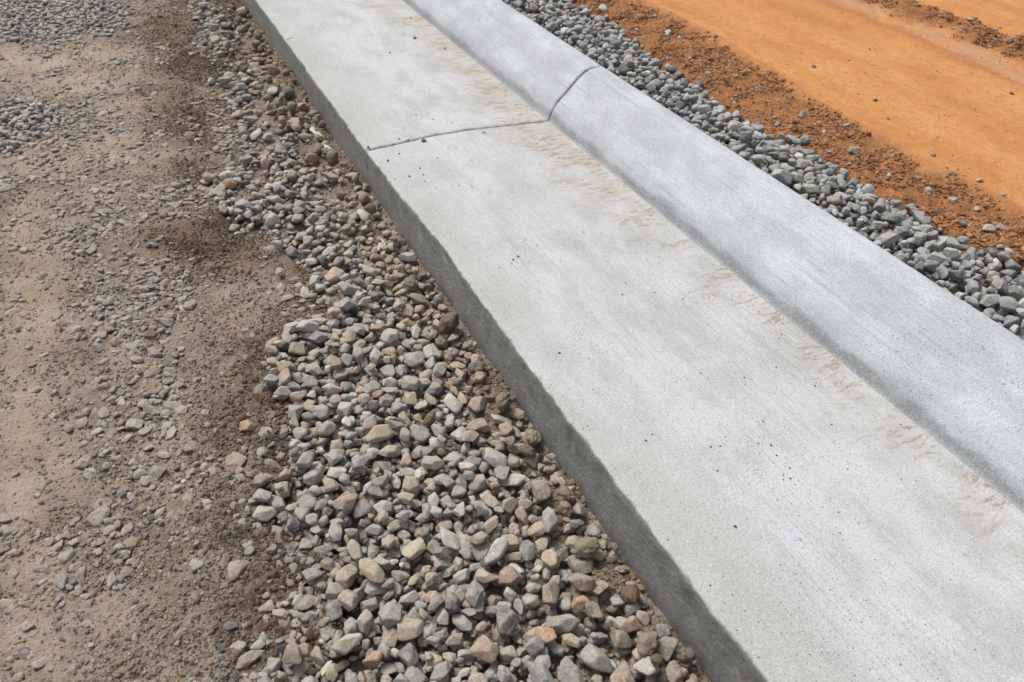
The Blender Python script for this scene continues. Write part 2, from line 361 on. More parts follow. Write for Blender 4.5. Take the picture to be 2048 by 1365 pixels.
GREY = [(90, 30, 130, 42, 1.5), (60, 60, 130, 24, 1.1), (200, 30, 60, 35, 1.0), (30, 240, 75, 45, 1.2), (90, 225, 45, 28, .9), (10, 290, 40, 22, .9), (200, 65, 40, 18, .6)]
SPOTS = [(980, 800, 60, 60, 1), (1000, 700, 30, 60, .6), (1210, 1150, 60, 50, 1), (1130, 1000, 40, 40, .8), (580, 150, 40, 80, .9), (520, 60, 40, 60, .8), (690, 350, 20, 30, .8), (880, 880, 60, 30, .5), (860, 1000, 60, 25, .5), (1290, 1270, 25, 60, .6), (640, 270, 20, 60, .7), (720, 410, 40, 60, .5)]
spots = SPOTS
def zones(x, y):
    px, py, d = proj(x, y, 0.0)
    n = fbm(x, y, 9, 4, 41); n2 = fbm(x, y, 30, 3, 42)
    vis = (d > .3)
    pyc = np.clip(py, 0, 1500)
    e = px-np.interp(pyc, XB[:, 0], XB[:, 1])
    sc = (py+614)/1500.
    loose = sstep(-60, 42, e/np.maximum(sc, .2)+n*95+n2*42)
    grey = np.clip((blobs(px, py, GREY)+.25*n-.30)*2.4, 0, 1)
    wrp = px+n*38*sc, py+fbm(x, y, 8, 3, 43)*22*sc
    ew = (wrp[0]-np.interp(pyc, XB[:, 0], XB[:, 1]))/np.maximum(sc, .3); damp = np.clip(np.maximum(blobs(*wrp, DAMP)*1.35, .62*np.exp(-((ew+55)/95)**2))+.30*n2+.2*n-.1, 0, 1)
    dust = np.clip(blobs(*wrp, DUST)*1.15+.25*n2-.05, 0, 1)
    off = (px < -60) | (py < -40)
    dust = np.where(off, np.clip(.5+n, 0, 1), dust)
    grey = np.where((py < -20), np.clip(.5+2*n, 0, 1), grey)
    rust = np.clip(blobs(*wrp, RUST)+.15*n2-.05, 0, .8)
    loose = np.where(x > -.10, 1.0, loose)
    return loose, grey, damp, dust*(1-damp*.8), rust
def road_h(x, y, zn=None):
    lo, gr, dm, du, ru = zn if zn is not None else zones(x, y)
    rough = (1-.75*du)
    h = -.008+.010*fbm(x, y, 2.2, 3, 51)+.005*fbm(x, y*.45, 11, 3, 52)
    h = h+rough*(.011*fbm(x, y, 32, 4, 53, .65)+.0065*fbm(x, y, 105, 2, 54, .7))+du*.0012*fbm(x, y, 120, 2, 55)
    far = 1-sstep(360, 560, proj(x, y, 0.)[1]); h = h-.022*np.maximum(lo, gr*.7)*(1-.5*far)
    h = h+.003*fbm(x, y*.12, 17, 3, 57)*(1-lo)
    h = h+.012*sstep(-.14, -.02, x)
    a, b, _ = proj(x, y, 0.); h = h+np.clip(blobs(a, b, SPOTS)*1.2+.3*fbm(x, y, 20, 3, 56)-.1, 0, 1)*.026*(x > -.3)
    return h
def axis(core0, core1, f, lo, hi):
    L = [core0]
    while L[-1] < core1: L.append(L[-1]+f(L[-1]))
    a = [core0]; d = .05
    while a[-1] > lo: a.append(a[-1]-d); d *= 1.6
    b = [L[-1]]; d = .05
    while b[-1] < hi: b.append(b[-1]+d); d *= 1.6
    return np.array(a[::-1][:-1]+L+b[1:])
def grid_mesh(name, xs, ys, hf, mat, extra):
    Xg, Yg = np.meshgrid(xs, ys); Z = hf(Xg, Yg)
    V = np.stack([Xg, Yg, Z], -1).reshape(-1, 3); n = len(xs)
    i = np.arange(len(ys)-1)[:, None]*n+np.arange(n-1)[None]
    Fq = np.stack([i, i+1, i+1+n, i+n], -1).reshape(-1, 4)
    ex = {k: v.ravel() for k, v in extra(Xg, Yg).items()}
    return link(name, mesh_from(name, V, Fq, mat, extra=ex))
xs = np.sort(-axis(-.03, 3.0, lambda v: .0065+.002*max(0, v-1), -.031, 120)); xs = xs[xs < .04]
ys = axis(.45, 6.0, lambda v: .0048+.0035*max(0, v-.9), -60, 160)
g = grid_mesh('road_base', xs, ys, road_h, M_SOIL, lambda a, b: dict(zip(('damp', 'dust', 'rust'), zones(a, b)[2:])))
tag(g, kind='structure')
# right side
YB = np.array([(1000, -60), (1150, -5), (1215, 25), (1270, 70), (1310, 105), (1370, 150), (1420, 185), (1470, 225), (1500, 245), (1590, 275), (1620, 300), (1700, 345), (1760, 385), (1830, 405), (1850, 440), (1890, 455), (1960, 490), (2048, 525), (2300, 640)], float)
L6 = np.array([(1200, -40), (1336, 30), (1464, 95), (1555, 157), (1629, 208), (1720, 255), (1811, 310), (1903, 347), (2048, 427), (2300, 560)], float)
R2 = np.array([(1600, -80), (1775, 2), (1884, 36), (1975, 73), (2048, 98), (2300, 190)], float)
R3 = np.array([(1600, -30), (1811, 55), (1900, 95), (2048, 165), (2300, 280)], float)
ZR = .205
def rzones(x, y):
    px, py, d = proj(x, y, ZR); n = fbm(x, y, 9, 4, 61); n2 = fbm(x, y, 32, 3, 62)
    s = (py+614)/800.
    stones = sstep(-8, 8, (py-np.interp(px, YB[:, 0], YB[:, 1]))/s+n*5+n2*9)
    e6 = (py-np.interp(px, L6[:, 0], L6[:, 1]))/s
    cr = sstep(-5, 14, e6+n*10+n2*5)
    edge = np.exp(-((e6+3+n*8)/9)**2)
    e2 = (py-np.interp(px, R2[:, 0], R2[:, 1]))/s
    r2 = np.exp(-((e2+n*14)/22)**4)
    e3 = (py-np.interp(px, R3[:, 0], R3[:, 1]))/s
    pale = np.clip(sstep(-60, -10, e3)*sstep(12, -8, e3)*(.7+n), 0, .8)*.9
    red = np.clip(np.exp(-((e3-6+n*12)/8)**2)*.55+edge*.4+np.clip(cr*n2*1.4, 0, .4), 0, .7)
    off = (px > 2150) | (py < -60)
    r2 = np.where(off, np.clip(n*1.5, 0, 1), r2); pale = np.where(off, 0, pale)
    return stones, np.clip(cr+r2, 0, 1), pale, red, edge, r2
def clay_h(x, y):
    st, cr, pale, red, edge, r2 = rzones(x, y)
    h = ZR-.012+.008*fbm(x, y, 1.7, 3, 71)+.003*fbm(x, y*.5, 9, 3, 72)
    h = h+cr*(.013*fbm(x, y, 24, 4, 73, .65)+.004*np.abs(fbm(x, y, 70, 3, 74))+.002)+.0012*fbm(x, y, 60, 3, 75)
    h = h+.006*fbm(x, y*.14, 13, 4, 77)+.003*fbm(x, y, 22, 4, 78, .6)+.016*edge+.03*r2*np.clip(.6+fbm(x, y, 14, 3, 76), 0, 1.4)
    h = h-.035*st
    return h-.02*sstep(.95, .88, x)
xs = axis(.86, 4.3, lambda v: .008+.003*max(0, v-1.5), .859, 120); xs = xs[xs > .855]
ys = axis(.3, 5.5, lambda v: .009+.002*max(0, v-.9), -60, 160)
g = grid_mesh('clay_ground', xs, ys, clay_h, M_CLAY, lambda a, b: dict(zip(('crumbly', 'pale', 'red'), rzones(a, b)[1:4])))
tag(g, kind='structure')
t = NT('subsoil'); co = t.obj()
m_ = t.done(t.mix(t.noise(co, 3, 6), (.18, .12, .08), (.30, .22, .15)), None)
g = link('ground', mesh_from('ground', [(-300, -300, -.14), (300, -300, -.14), (300, 300, -.14), (-300, 300, -.14)], [(0, 1, 2, 3)], m_)); tag(g, kind='structure')
# ------------------------------------------------------------------ stone templates
def ico(n):
    bm = bmesh.new(); bmesh.ops.create_icosphere(bm, subdivisions=n, radius=1)
    V = np.array([v.co[:] for v in bm.verts]); Fq = np.array([[v.index for v in f.verts] for f in bm.faces]); bm.free()
    return V/np.linalg.norm(V, axis=1)[:, None], Fq
ICO = {k: ico(k) for k in (1, 2, 3, 4)}
def sinnoise(V, rng, f, n=10):
    s = np.zeros(len(V))
    for k in range(n):
        d = rng.normal(size=3); d /= np.linalg.norm(d); s += np.sin(V@d*f*rng.uniform(.6, 1.6)+rng.uniform(0, 6.3))
    return s/math.sqrt(n)
def rock(rng, sharp, planes, lumps=.03):
    N = rng.normal(size=(60, 3)); N /= np.linalg.norm(N, axis=1)[:, None]
    keep = [0]
    for k in range(1, 60):                      # random facets, none too close to another
        if len(keep) < planes and (N[keep]@N[k]).max() < .62: keep.append(k)
    N = N[keep]; D = rng.uniform(.60, 1.0, len(N))
    sc = np.array([rng.uniform(.95, 1.25), rng.uniform(.72, .95), rng.uniform(.55, .82)])
    out = {}
    st = rng.bit_generator.state
    for lv in (2, 3, 4):
        rng.bit_generator.state = st
        V, Fq = ICO[lv]
        q = np.maximum(V@N.T, 1e-3)/D
        r = 1/((q**sharp).sum(1)+.80**sharp)**(1/sharp)
        r = r*(1+lumps*sinnoise(V, rng, 4)+lumps*.35*sinnoise(V, rng, 13))
        W = V*r[:, None]*sc; W = W/np.abs(W).max(0).mean()/1.0
        out[lv] = (W, Fq)
    W = out[2][0]; out['ext'] = np.abs(W).max(0)
    return out
rng = np.random.default_rng(3)
T_RIV = [rock(rng, 24, rng.integers(10, 15), .020) for k in range(26)]
T_ANG = [rock(rng, 46, rng.integers(8, 12), .012) for k in range(26)]
def clod_t(rng):
    out = {}; st = rng.bit_generator.state
    for lv in (2, 3, 4):
        rng.bit_generator.state = st; V, Fq = ICO[lv]
        r = 1+.15*sinnoise(V, rng, 3)+.10*sinnoise(V, rng, 8)+.075*np.abs(sinnoise(V, rng, 19))+.03*sinnoise(V, rng, 34)
        W = V*r[:, None]*np.array([1.1, .9, .75]); out[lv] = (W/np.abs(W).max(0).mean(), Fq)
    out['ext'] = np.abs(out[2][0]).max(0); return out
T_CLOD = [clod_t(rng) for k in range(14)]
def rotm(yaw, pitch, roll):
    cy, sy, cp, sp, cr, sr = np.cos(yaw), np.sin(yaw), np.cos(pitch), np.sin(pitch), np.cos(roll), np.sin(roll)
    return np.array([[cy*cp, cy*sp*sr-sy*cr, cy*sp*cr+sy*sr], [sy*cp, sy*sp*sr+cy*cr, sy*sp*cr-cy*sr], [-sp, cp*sr, cp*cr]])
class HM:
    """height field that stones are dropped onto"""
    def __init__(s, x0, x1, y0, y1, c, hf):
        s.x0, s.y0, s.c = x0, y0, c
        s.xs = np.arange(x0, x1, c); s.ys = np.arange(y0, y1, c)
        s.X, s.Y = np.meshgrid(s.xs, s.ys); s.Hh = hf(s.X, s.Y)
    def drop(s, x, y, a, b, c, yaw, sink=.12, put=False, z=None):
        r = max(a, b); i0 = int((x-r-s.x0)/s.c); i1 = int((x+r-s.x0)/s.c)+2; j0 = int((y-r-s.y0)/s.c); j1 = int((y+r-s.y0)/s.c)+2
        if i0 < 0 or j0 < 0 or i1 >= len(s.xs) or j1 >= len(s.ys): return None
        dx = s.X[j0:j1, i0:i1]-x; dy = s.Y[j0:j1, i0:i1]-y; cc, ss = math.cos(yaw), math.sin(yaw)
        q = ((dx*cc+dy*ss)/a)**2+((-dx*ss+dy*cc)/b)**2; m = q < .92
        if not m.any(): return None
        w = c*np.sqrt(np.maximum(1-q, 0)); sub = s.Hh[j0:j1, i0:i1]
        if z is None:
            v = (sub+w)[m]; k = int(len(v)*.90); z = float(np.partition(v, k)[k])-sink*c
        if put: sub[m] = np.maximum(sub[m], (z+w)[m])
        return z
def pile(hm, dens, n, size, flat, K=7, xlim=(-9, 9), rng=R, sink=.12, prof=None):
    """drop n stones where dens is high, each into the lowest of K tries"""
    p = dens(hm.X, hm.Y).ravel(); p = p/p.sum(); idx = rng.choice(len(p), size=n*K, p=p)
    X = hm.X.ravel()[idx]+rng.uniform(-.5, .5, n*K)*hm.c; Y = hm.Y.ravel()[idx]+rng.uniform(-.5, .5, n*K)*hm.c
    out = []
    for i in range(n):
        s = size(rng); a = s*rng.uniform(1.0, 1.3); b = s*rng.uniform(.66, 1.0); c = s*rng.uniform(*flat); yaw = rng.uniform(0, math.pi)
        best = None
        for k in range(K):
            x, y = X[i*K+k], Y[i*K+k]
            if x+b > xlim[1] or x-b < xlim[0]: continue
            z = hm.drop(x, y, a, b, c, yaw, sink)
            if z is None: continue
            cost = z+c*.5-(prof(x, y) if prof else 0)
            if best is None or cost < best[0]: best = (cost, x, y, z)
        if best is None: continue
        _, x, y, z = best; hm.drop(x, y, a, b, c, yaw, put=True, z=z)
        out.append((x, y, z, a, b, c, yaw))
    return np.array(out)
def cell_top(hm, x, y):
    i = np.clip(((x-hm.x0)/hm.c).round().astype(int), 0, len(hm.xs)-1); j = np.clip(((y-hm.y0)/hm.c).round().astype(int), 0, len(hm.ys)-1)
    return hm.Hh[j, i]
def gen(rec, T, rng, lv=None):
    x, y, z, a, b, c, yaw = rec[:7]
    t = T[rng.integers(len(T))]; e = t['ext']
    _, _, d = proj(x, y, z); pxs = F/2*2*a/float(d)
    L = lv or (4 if pxs > 17 else 3 if pxs > 7 else 2)
    W, Fq = t[L]; V = W/e*np.array([a, b, c])*rng.choice([-1, 1], 3)
    flip = np.linalg.det(np.diag(np.sign(V[0]*W[0]))) if False else 1
    Rm = rotm(yaw, rng.normal(0, .20), rng.normal(0, .22))
    lcv = V+rng.uniform(-5, 5, 3)
    return V@Rm.T+np.array([x, y, z]), Fq, lcv
def jit(c, rng, a=.12):
    c = np.array(c); g = c.mean(); c = (g+(c-g)*rng.uniform(.55, 1.05))*(1+rng.normal(0, a)); return np.clip(c*(1+rng.normal(0, .010, 3)), .02, .8)
PAL = {'grey': (.325, .31, .285), 'blue-grey': (.25, .258, .265), 'dark grey': (.095, .097, .105), 'pale': (.52, .485, .42), 'tan': (.43, .325, .23), 'orange-brown': (.40, .205, .095), 'brown': (.285, .20, .135), 'dull green': (.31, .32, .25), 'pinkish': (.40, .28, .23)}
def choose(rng, w):
    k = list(w); p = np.array([w[q] for q in k], float); return k[rng.choice(len(k), p=p/p.sum())]
def merge(name, items, mat, label=None):
    Vs, Fs, Ls, Ts, o = [], [], [], [], 0
    for V, Fq, lc, col in items:
        Vs.append(V); Fs.append(Fq+o); Ls.append(lc); Ts.append(np.tile(np.asarray(col, np.float32), (len(V), 1))); o += len(V)
    me = mesh_from(name, np.vstack(Vs), np.vstack(Fs), mat, tint=np.vstack(Ts), lc=np.vstack(Ls))
    ob = link(name, me); tag(ob, label=label, kind='stuff'); return ob
def single(name, V, Fq, lc, col, mat):
    ctr = V.mean(0); base = np.array([ctr[0], ctr[1], V[:, 2].min()])
    me = mesh_from(name, V-base, Fq, mat, tint=np.tile(np.asarray(col, np.float32), (len(V), 1)), lc=lc)
    o = link(name, me); o.location = base.tolist(); return o
# ------------------------------------------------------------------ labels that single things out
USED = {}
def shape_word(a, b, c):
    if c < .56*b: return 'flat'
    if b < .70*a: return 'long'
    if a < 1.13*b and c > .74*b: return 'rounded'
    return 'blocky'
def along_word(py):
    for lim, w in ((110, 'at the far end'), (230, 'beyond the joint'), (380, 'level with the joint'), (560, 'short of the joint'), (760, 'midway'), (960, 'past midway'), (1160, 'near the camera')):
        if py < lim: return w
    return 'at the bottom edge'
PENDING = []
def want_label(o, parts, cat, group, px, py, size):
    """parts: list of phrases; ties are settled later by size, then place"""
    PENDING.append((o, parts, cat, group, px, py, size))
def settle():
    g = {}
    for r in PENDING: g.setdefault((r[3], ' '.join(r[1])), []).append(r)
    for (grp, base), rs in g.items():
        if len(rs) > 1:
            rs.sort(key=lambda r: -r[6])
            if len(rs) == 2: w = ['larger ', 'smaller ']
            elif len(rs) == 3: w = ['largest ', 'middle-sized ', 'smallest ']
            else: w = ['largest ']+['mid-sized ']*(len(rs)-2)+['smallest ']
            if len(rs) > 3:
                mid = sorted(rs[1:-1], key=lambda r: r[5])
                rs = [rs[0]]+mid+[rs[-1]]
                if len(mid) == 2: w[1], w[2] = 'upper mid-sized ', 'lower mid-sized '
                elif len(mid) == 3: w[1], w[2], w[3] = 'upper mid-sized ', 'middle mid-sized ', 'lower mid-sized '
                elif len(mid) > 3: w[1] = 'uppermost mid-sized '; w[-2] = 'lowest mid-sized '
        else: w = ['']
        for r, q in zip(rs, w): tag(r[0], q+base, r[2], r[3])
# ------------------------------------------------------------------ gravel along the foot of the gutter
hm = HM(-3.1, .02, .42, 6.4, .004, road_h)
zl = zones(hm.X, hm.Y)
px_, py_, dd_ = proj(hm.X, hm.Y, 0.); inview = ((px_ > -140) & (px_ < 2100) & (py_ > -130) & (py_ < 1470)).astype(float)
d_loose = (zl[0]*.98+.02*0)*inview; d_grey = zl[1]*inview
mixz = np.clip(.42+1.5*fbm(hm.X, hm.Y, 10, 4, 85), .04, 1); d_loose = d_loose*np.where(py_ < 560, mixz*(.45+.55*sstep(100, 480, py_))+(1-mixz)*sstep(400, 600, py_)**1.5, 1.0); dsum = d_loose; area = dsum.sum()*hm.c**2
def stone_size(rng): return float(np.clip((.0132*math.exp(rng.normal(0, .36))), .0060, .0255))
nst = int(area/(math.pi*.0154*.0121)*1.08)
A1 = pile(hm, lambda X, Y: dsum+0*X, int(nst*.6), lambda r: float(np.clip(.0095*math.exp(r.normal(0, .3)), .005, .02)), (.55, .9), K=3, xlim=(-9, -.004))
A2 = pile(hm, lambda X, Y: dsum, nst, stone_size, (.42, .85), K=6, xlim=(-9, -.005))
A3 = pile(hm, lambda X, Y: d_grey*(.4+.8*fbm(X, Y, 12, 3, 84)**2), int(d_grey.sum()*hm.c**2/(math.pi*.012*.010)*1.0), lambda r: float(np.clip(.0108*math.exp(r.normal(0, .28)), .006, .019)), (.45, .7), K=3, sink=.45)
A = np.vstack([A1, A2, A3])
apx, apy, ad = proj(A[:, 0], A[:, 1], A[:, 2])
top = cell_top(hm, A[:, 0], A[:, 1]); exposed = (A[:, 2]+A[:, 5]*.9 >= top-.002)
vis = exposed & (apx > 4) & (apx < 2044) & (apy > 4) & (apy < 1361)
fs = np.where(vis, A[:, 3]*A[:, 4]/ad**2, 0); order = np.argsort(-fs); hero = set(order[:300].tolist())
rng = np.random.default_rng(11); rest = []
clodf = blobs(apx, apy, spots)
gz = blobs(apx, apy, GREY)
for i, r in enumerate(A):
    near = r[0] > -.09-.09*rng.random(); grey = gz[i] > .45 and apx[i] < 330
    w = {'grey': 26, 'blue-grey': 9, 'dark grey': 6, 'pale': 21, 'tan': 27, 'orange-brown': 2, 'brown': 5, 'dull green': 1, 'pinkish': 1.5}
    if apy[i] < 560: w = {'grey': 30, 'blue-grey': 10, 'dark grey': 6, 'pale': 18, 'tan': 22, 'orange-brown': 2, 'brown': 9, 'pinkish': 1.5}
    if near: w = {'tan': 38, 'brown': 44, 'grey': 10, 'orange-brown': 4, 'pale': 8, 'dark grey': 3, 'dull green': 2}
    if grey: w = {'grey': 46, 'blue-grey': 20, 'dark grey': 3, 'pale': 26, 'tan': 10}
    if zl is not None and rng.random() < .35:
        dmp = blobs(np.array([apx[i]]), np.array([apy[i]]), DAMP)[0]
        if dmp > .5: w = {'brown': 20, 'dark grey': 30, 'orange-brown': 10, 'grey': 20}
    cn = choose(rng, w); col = jit(PAL[cn], rng)
    V, Fq, lc = gen(r, T_RIV if rng.random() < .72 else T_ANG, rng)
    if i in hero:
        o = single('gravel_stone', V, Fq, lc, col, M_ST)
        dx = -r[0]
        acr = 'against the gutter face' if dx < .055 else 'one stone off the gutter face' if dx < .12 else 'in the inner gravel' if dx < .22 else 'mid gravel bed' if dx < .36 else 'at the outer gravel edge'
        want_label(o, [cn, shape_word(*r[3:6]), 'stone', acr, along_word(apy[i])], 'stone', 'gravel stones spilled along the gutter', apx[i], apy[i], r[3]*r[4])
    else: rest.append((V, Fq, lc, col))
merge('gravel', rest, M_ST, 'loose tan and grey gravel along the foot of the concrete gutter')
# ------------------------------------------------------------------ clay clods, cement spatter and crumbs by the face
clods = []
rng = np.random.default_rng(12)
def clod_d(X, Y):
    a, b, _ = proj(X, Y, .0); return (blobs(a, b, spots)**1.5+.12*(X > -.09))*inview*(X > -.20 - .25*(b > 820)*(a < 960))
B = pile(hm, clod_d, 150, lambda r: float(np.clip(.014*math.exp(r.normal(0, .35)), .006, .03)), (.6, .95), K=3, xlim=(-9, -.004), rng=rng)
bpx, bpy_, bd = proj(B[:, 0], B[:, 1], B[:, 2])
for r, a, b in zip(B, bpx, bpy_):
    cn = choose(rng, {'light brown': 5, 'brown': 3, 'sandy': 2}); col = jit({'light brown': (.35, .27, .19), 'brown': (.27, .19, .125), 'sandy': (.41, .325, .24)}[cn], rng, .08)
    V, Fq, lc = gen(r, T_CLOD, rng)
    if 0 < a < 2048 and 0 < b < 1365:
        o = single('dirt_clod', V, Fq, lc, col, M_CB)
        want_label(o, [cn, 'clod of soil', 'touching the gutter face' if r[0] > -.05 else 'among stones by the gutter' if r[0] > -.15 else 'out in the gravel bed', along_word(b)], 'clod', 'soil clods along the gutter', a, b, r[3]*r[4])
def tint_soil(x, y, rng, n, zn):
    lo, gr, dm, du, ru = zn
    dm = np.clip(dm*1.5, 0, 1); base = np.array([.40, .298, .215])[None]*(1-dm[:, None])+np.array([.17, .105, .06])[None]*dm[:, None]
    g = rng.random(n)[:, None]; grit = np.where(g < .5, np.array([.22, .205, .19])[None], np.array([.50, .455, .395])[None])*(1-.62*dm[:, None])
    u = rng.random(n)[:, None] < .34
    c = np.where(u, grit, base)*(1+rng.normal(0, .16, n))[:, None]
    return np.clip(c, .02, .7)
def scatter(name, x, y, z, s, col, mat, lv=1, flat=.75, smooth=False, label=None):
    n = len(x); V0, F0 = ICO[lv]; nv = len(V0)
    ax = s[:, None]*np.stack([R.uniform(.8, 1.35, n), R.uniform(.7, 1.1, n), flat*R.uniform(.7, 1.1, n)], 1)
    P = V0[None]*(1+R.uniform(-.30, .22, (n, nv)))[:, :, None]*ax[:, None]
    a = R.uniform(0, 6.3, n); c, q = np.cos(a)[:, None], np.sin(a)[:, None]
    tl = R.normal(0, .3, n)[:, None]; Pz = P[..., 2]+P[..., 0]*tl
    X = P[..., 0]*c-P[..., 1]*q; Y = P[..., 0]*q+P[..., 1]*c
    W = np.stack([X+x[:, None], Y+y[:, None], Pz+z[:, None]], -1)
    lc = P+R.uniform(-3, 3, (n, 1, 3))
    me = mesh_from(name, W.reshape(-1, 3), (F0[None]+np.arange(n)[:, None, None]*nv).reshape(-1, 3), mat, tint=np.repeat(col, nv, 0), lc=lc.reshape(-1, 3), smooth=smooth)
    o = link(name, me); tag(o, label=label, kind='stuff'); return o
def sample(X, Y, dens, n):
    p = dens.ravel(); p = p/p.sum(); k = R.choice(len(p), size=n, p=p); c = X[0, 1]-X[0, 0]
    return X.ravel()[k]+R.uniform(-.5, .5, n)*c, Y.ravel()[k]+R.uniform(-.5, .5, n)*c
# crumbs heaped around the clods (on top of everything already dropped)
x, y = sample(hm.X, hm.Y, clod_d(hm.X, hm.Y)*np.clip(1/dd_, 0, 2), 15000)
k = cell_top(hm, x, y)-road_h(x, y) < .006; x, y = x[k], y[k]
s = .0022*np.exp(R.normal(0, .45, len(x))); z = cell_top(hm, x, y)+s*.1
k = z < .06; x, y, z, s = x[k], y[k], z[k], s[k]
scatter('soil_crumbs', x, y, z, s, np.clip(np.array([.32, .23, .15])[None]*(1+R.normal(0, .2, len(x)))[:, None], .03, .6), M_CB, label='light brown soil crumbs scattered over stones by the gutter')
# ------------------------------------------------------------------ compacted road: embedded stones and grit
d_em = (1-np.clip(zl[0]+zl[1], 0, 1)*.9+1.2*zl[0]*(1-zl[0])*4*.5)*(1-.80*zl[3])*np.clip(.55+1.3*fbm(hm.X, hm.Y, 5, 3, 81), .05, 1.6)*inview
hm2 = HM(-3.1, .02, .42, 6.4, .004, road_h); hm0 = HM(-3.1, .02, .42, 6.4, .004, road_h)
rng = np.random.default_rng(21)
E1 = pile(hm2, lambda X, Y: d_em, 6500, lambda r: float(np.clip(.0085*math.exp(r.normal(0, .42)), .0035, .023)), (.34, .60), K=3, sink=1.05)
epx, epy, ed = proj(E1[:, 0], E1[:, 1], E1[:, 2])
fs = np.where((epx > 4) & (epx < 2044) & (epy > 4) & (epy < 1361), E1[:, 3]*E1[:, 4]/ed**2, 0)
ehero = set(np.argsort(-fs)[:260].tolist()); rest = []
edm = blobs(epx, epy, DAMP)
for i, r in enumerate(E1):
    w = {'grey': 34, 'blue-grey': 12, 'dark grey': 9, 'pale': 22, 'tan': 15, 'orange-brown': 1.5, 'pinkish': 6, 'dull green': 3}
    if edm[i] > .5: w = {'grey': 22, 'dark grey': 30, 'brown': 22, 'blue-grey': 8, 'pale': 8, 'orange-brown': 4}
    cn = choose(rng, w); col = jit(PAL[cn], rng)*(.66*rng.uniform(.7, 1.2))+np.array([.43, .34, .258])*.34*(1 if edm[i] < .5 else .5)
    V, Fq, lc = gen(r, T_RIV if rng.random() < .5 else T_ANG, rng)
    if i in ehero:
        o = single('embedded_stone', V, Fq, lc, col, M_EM)
        a = epx[i]; acr = 'in the dusty track' if a < 120 else 'beside the dusty track' if a < 260 else 'halfway to the gravel' if a < 400 else 'just outside the gravel' if a < 520 else 'at the gravel edge'
        want_label(o, [cn, shape_word(r[3], r[4], r[5]*1.6), 'stone sunk', acr, along_word(epy[i])], 'stone', 'stones packed into the road surface', epx[i], epy[i], r[3]*r[4])
    else: rest.append((V, Fq, lc, col))
merge('packed_gravel', rest, M_EM, 'small stones packed into the dusty road surface')
# crumbs and grit over the road, thinning out on the dusty tracks
wgt = np.clip(1.6/dd_, 0, 2.2)**1.6
x, y = sample(hm2.X, hm2.Y, (1-.88*zl[3])*(.5+.6*zl[2])*wgt*inview*np.clip(.8+1.6*fbm(hm.X, hm.Y, 13, 3, 82), .1, 2.4), 135000)
k = cell_top(hm2, x, y)-cell_top(hm0, x, y) < .0035; x, y = x[k], y[k]
s = .0021*np.exp(R.normal(0, .5, len(x))); zn = zones(x, y)
scatter('road_grit', x, y, cell_top(hm2, x, y)+s*.1, s, tint_soil(x, y, R, len(x), zn), M_CB, label='fine grit and soil crumbs on the packed road')
# soil crumbs among the loose stones
x, y = sample(hm.X, hm.Y, zl[0]*inview*wgt*np.clip(.3+1.5*fbm(hm.X, hm.Y, 10, 3, 83), .02, 1.5)*np.where(py_ < 560, 3, 1), 26000)
k = cell_top(hm, x, y)-road_h(x, y) < .007; x, y = x[k], y[k]
s = .0020*np.exp(R.normal(0, .45, len(x))); zn = zones(x, y)
scatter('gravel_grit', x, y, cell_top(hm, x, y)-s*.2, s, tint_soil(x, y, R, len(x), zn), M_CB, label='fine grit lying between the loose gravel stones')
# ------------------------------------------------------------------ crushed stone behind the curb
hr = HM(.893, 2.2, .42, 5.6, .004, clay_h)
zr = rzones(hr.X, hr.Y); qx, qy, qd = proj(hr.X, hr.Y, ZR)
inr = ((qx > 900) & (qx < 2230) & (qy > -130) & (qy < 900)).astype(float)
dens = zr[0]*inr; area = dens.sum()*hr.c**2
nst = int(area/(math.pi*.0152*.0122)*1.65)
rng = np.random.default_rng(31)
C0 = pile(hr, lambda X, Y: dens, int(nst*.25), lambda r: float(np.clip(.012*math.exp(r.normal(0, .3)), .006, .02)), (.6, .9), K=2, xlim=(.891, 9), rng=rng)
C1 = pile(hr, lambda X, Y: dens*(hr.X < 1.30), nst, lambda r: float(np.clip(.0129*math.exp(r.normal(0, .28)), .0070, .024)), (.58, .95), K=6, xlim=(.891, 9), rng=rng, prof=lambda x, y: .045*math.exp(-((x-1.02)/.13)**2))
Cc = np.vstack([C0, C1])
cpx, cpy, cd = proj(Cc[:, 0], Cc[:, 1], Cc[:, 2]); top = cell_top(hr, Cc[:, 0], Cc[:, 1])
vis = (Cc[:, 2]+Cc[:, 5]*.9 >= top-.002) & (cpx > 4) & (cpx < 2044) & (cpy > 4) & (Cc[:, 2] > .20)
fs = np.where(vis, Cc[:, 3]*Cc[:, 4]/cd**2, 0); chero = set(np.argsort(-fs)[:300].tolist()); rest = []
for i, r in enumerate(Cc):
    cn = choose(rng, {'grey': 44, 'blue-grey': 20, 'dark grey': 13, 'pale': 15, 'tan': 4, 'dull green': 1.5}); P2 = {'grey': (.33, .325, .315), 'blue-grey': (.25, .255, .262), 'dark grey': (.125, .127, .132), 'pale': (.50, .485, .45), 'tan': (.36, .29, .21), 'dull green': (.31, .30, .19)}
    col = jit(P2[cn], rng, .2); V, Fq, lc = gen(r, T_ANG, rng)
    if i in chero:
        o = single('crushed_stone', V, Fq, lc, col, M_CR)
        dx = r[0]-.889
        acr = 'touching the back of the curb' if dx < .045 else 'a stone back from the curb' if dx < .10 else 'on the stone strip crest' if dx < .19 else 'at the orange clay edge'
        a = cpx[i]; al = 'beyond the curb joint' if a < 1190 else 'past the curb joint' if a < 1330 else 'in upper part' if a < 1480 else 'midway along' if a < 1640 else 'past midway' if a < 1790 else 'toward the camera' if a < 1920 else 'at the frame edge'
        want_label(o, [cn, shape_word(*r[3:6]), 'crushed stone', acr, al], 'stone', 'crushed stones behind the curb', cpx[i], cpy[i], r[3]*r[4])
    else: rest.append((V, Fq, lc, col))
merge('crushed_gravel', rest, M_CR, 'grey crushed stone filled behind the curb')
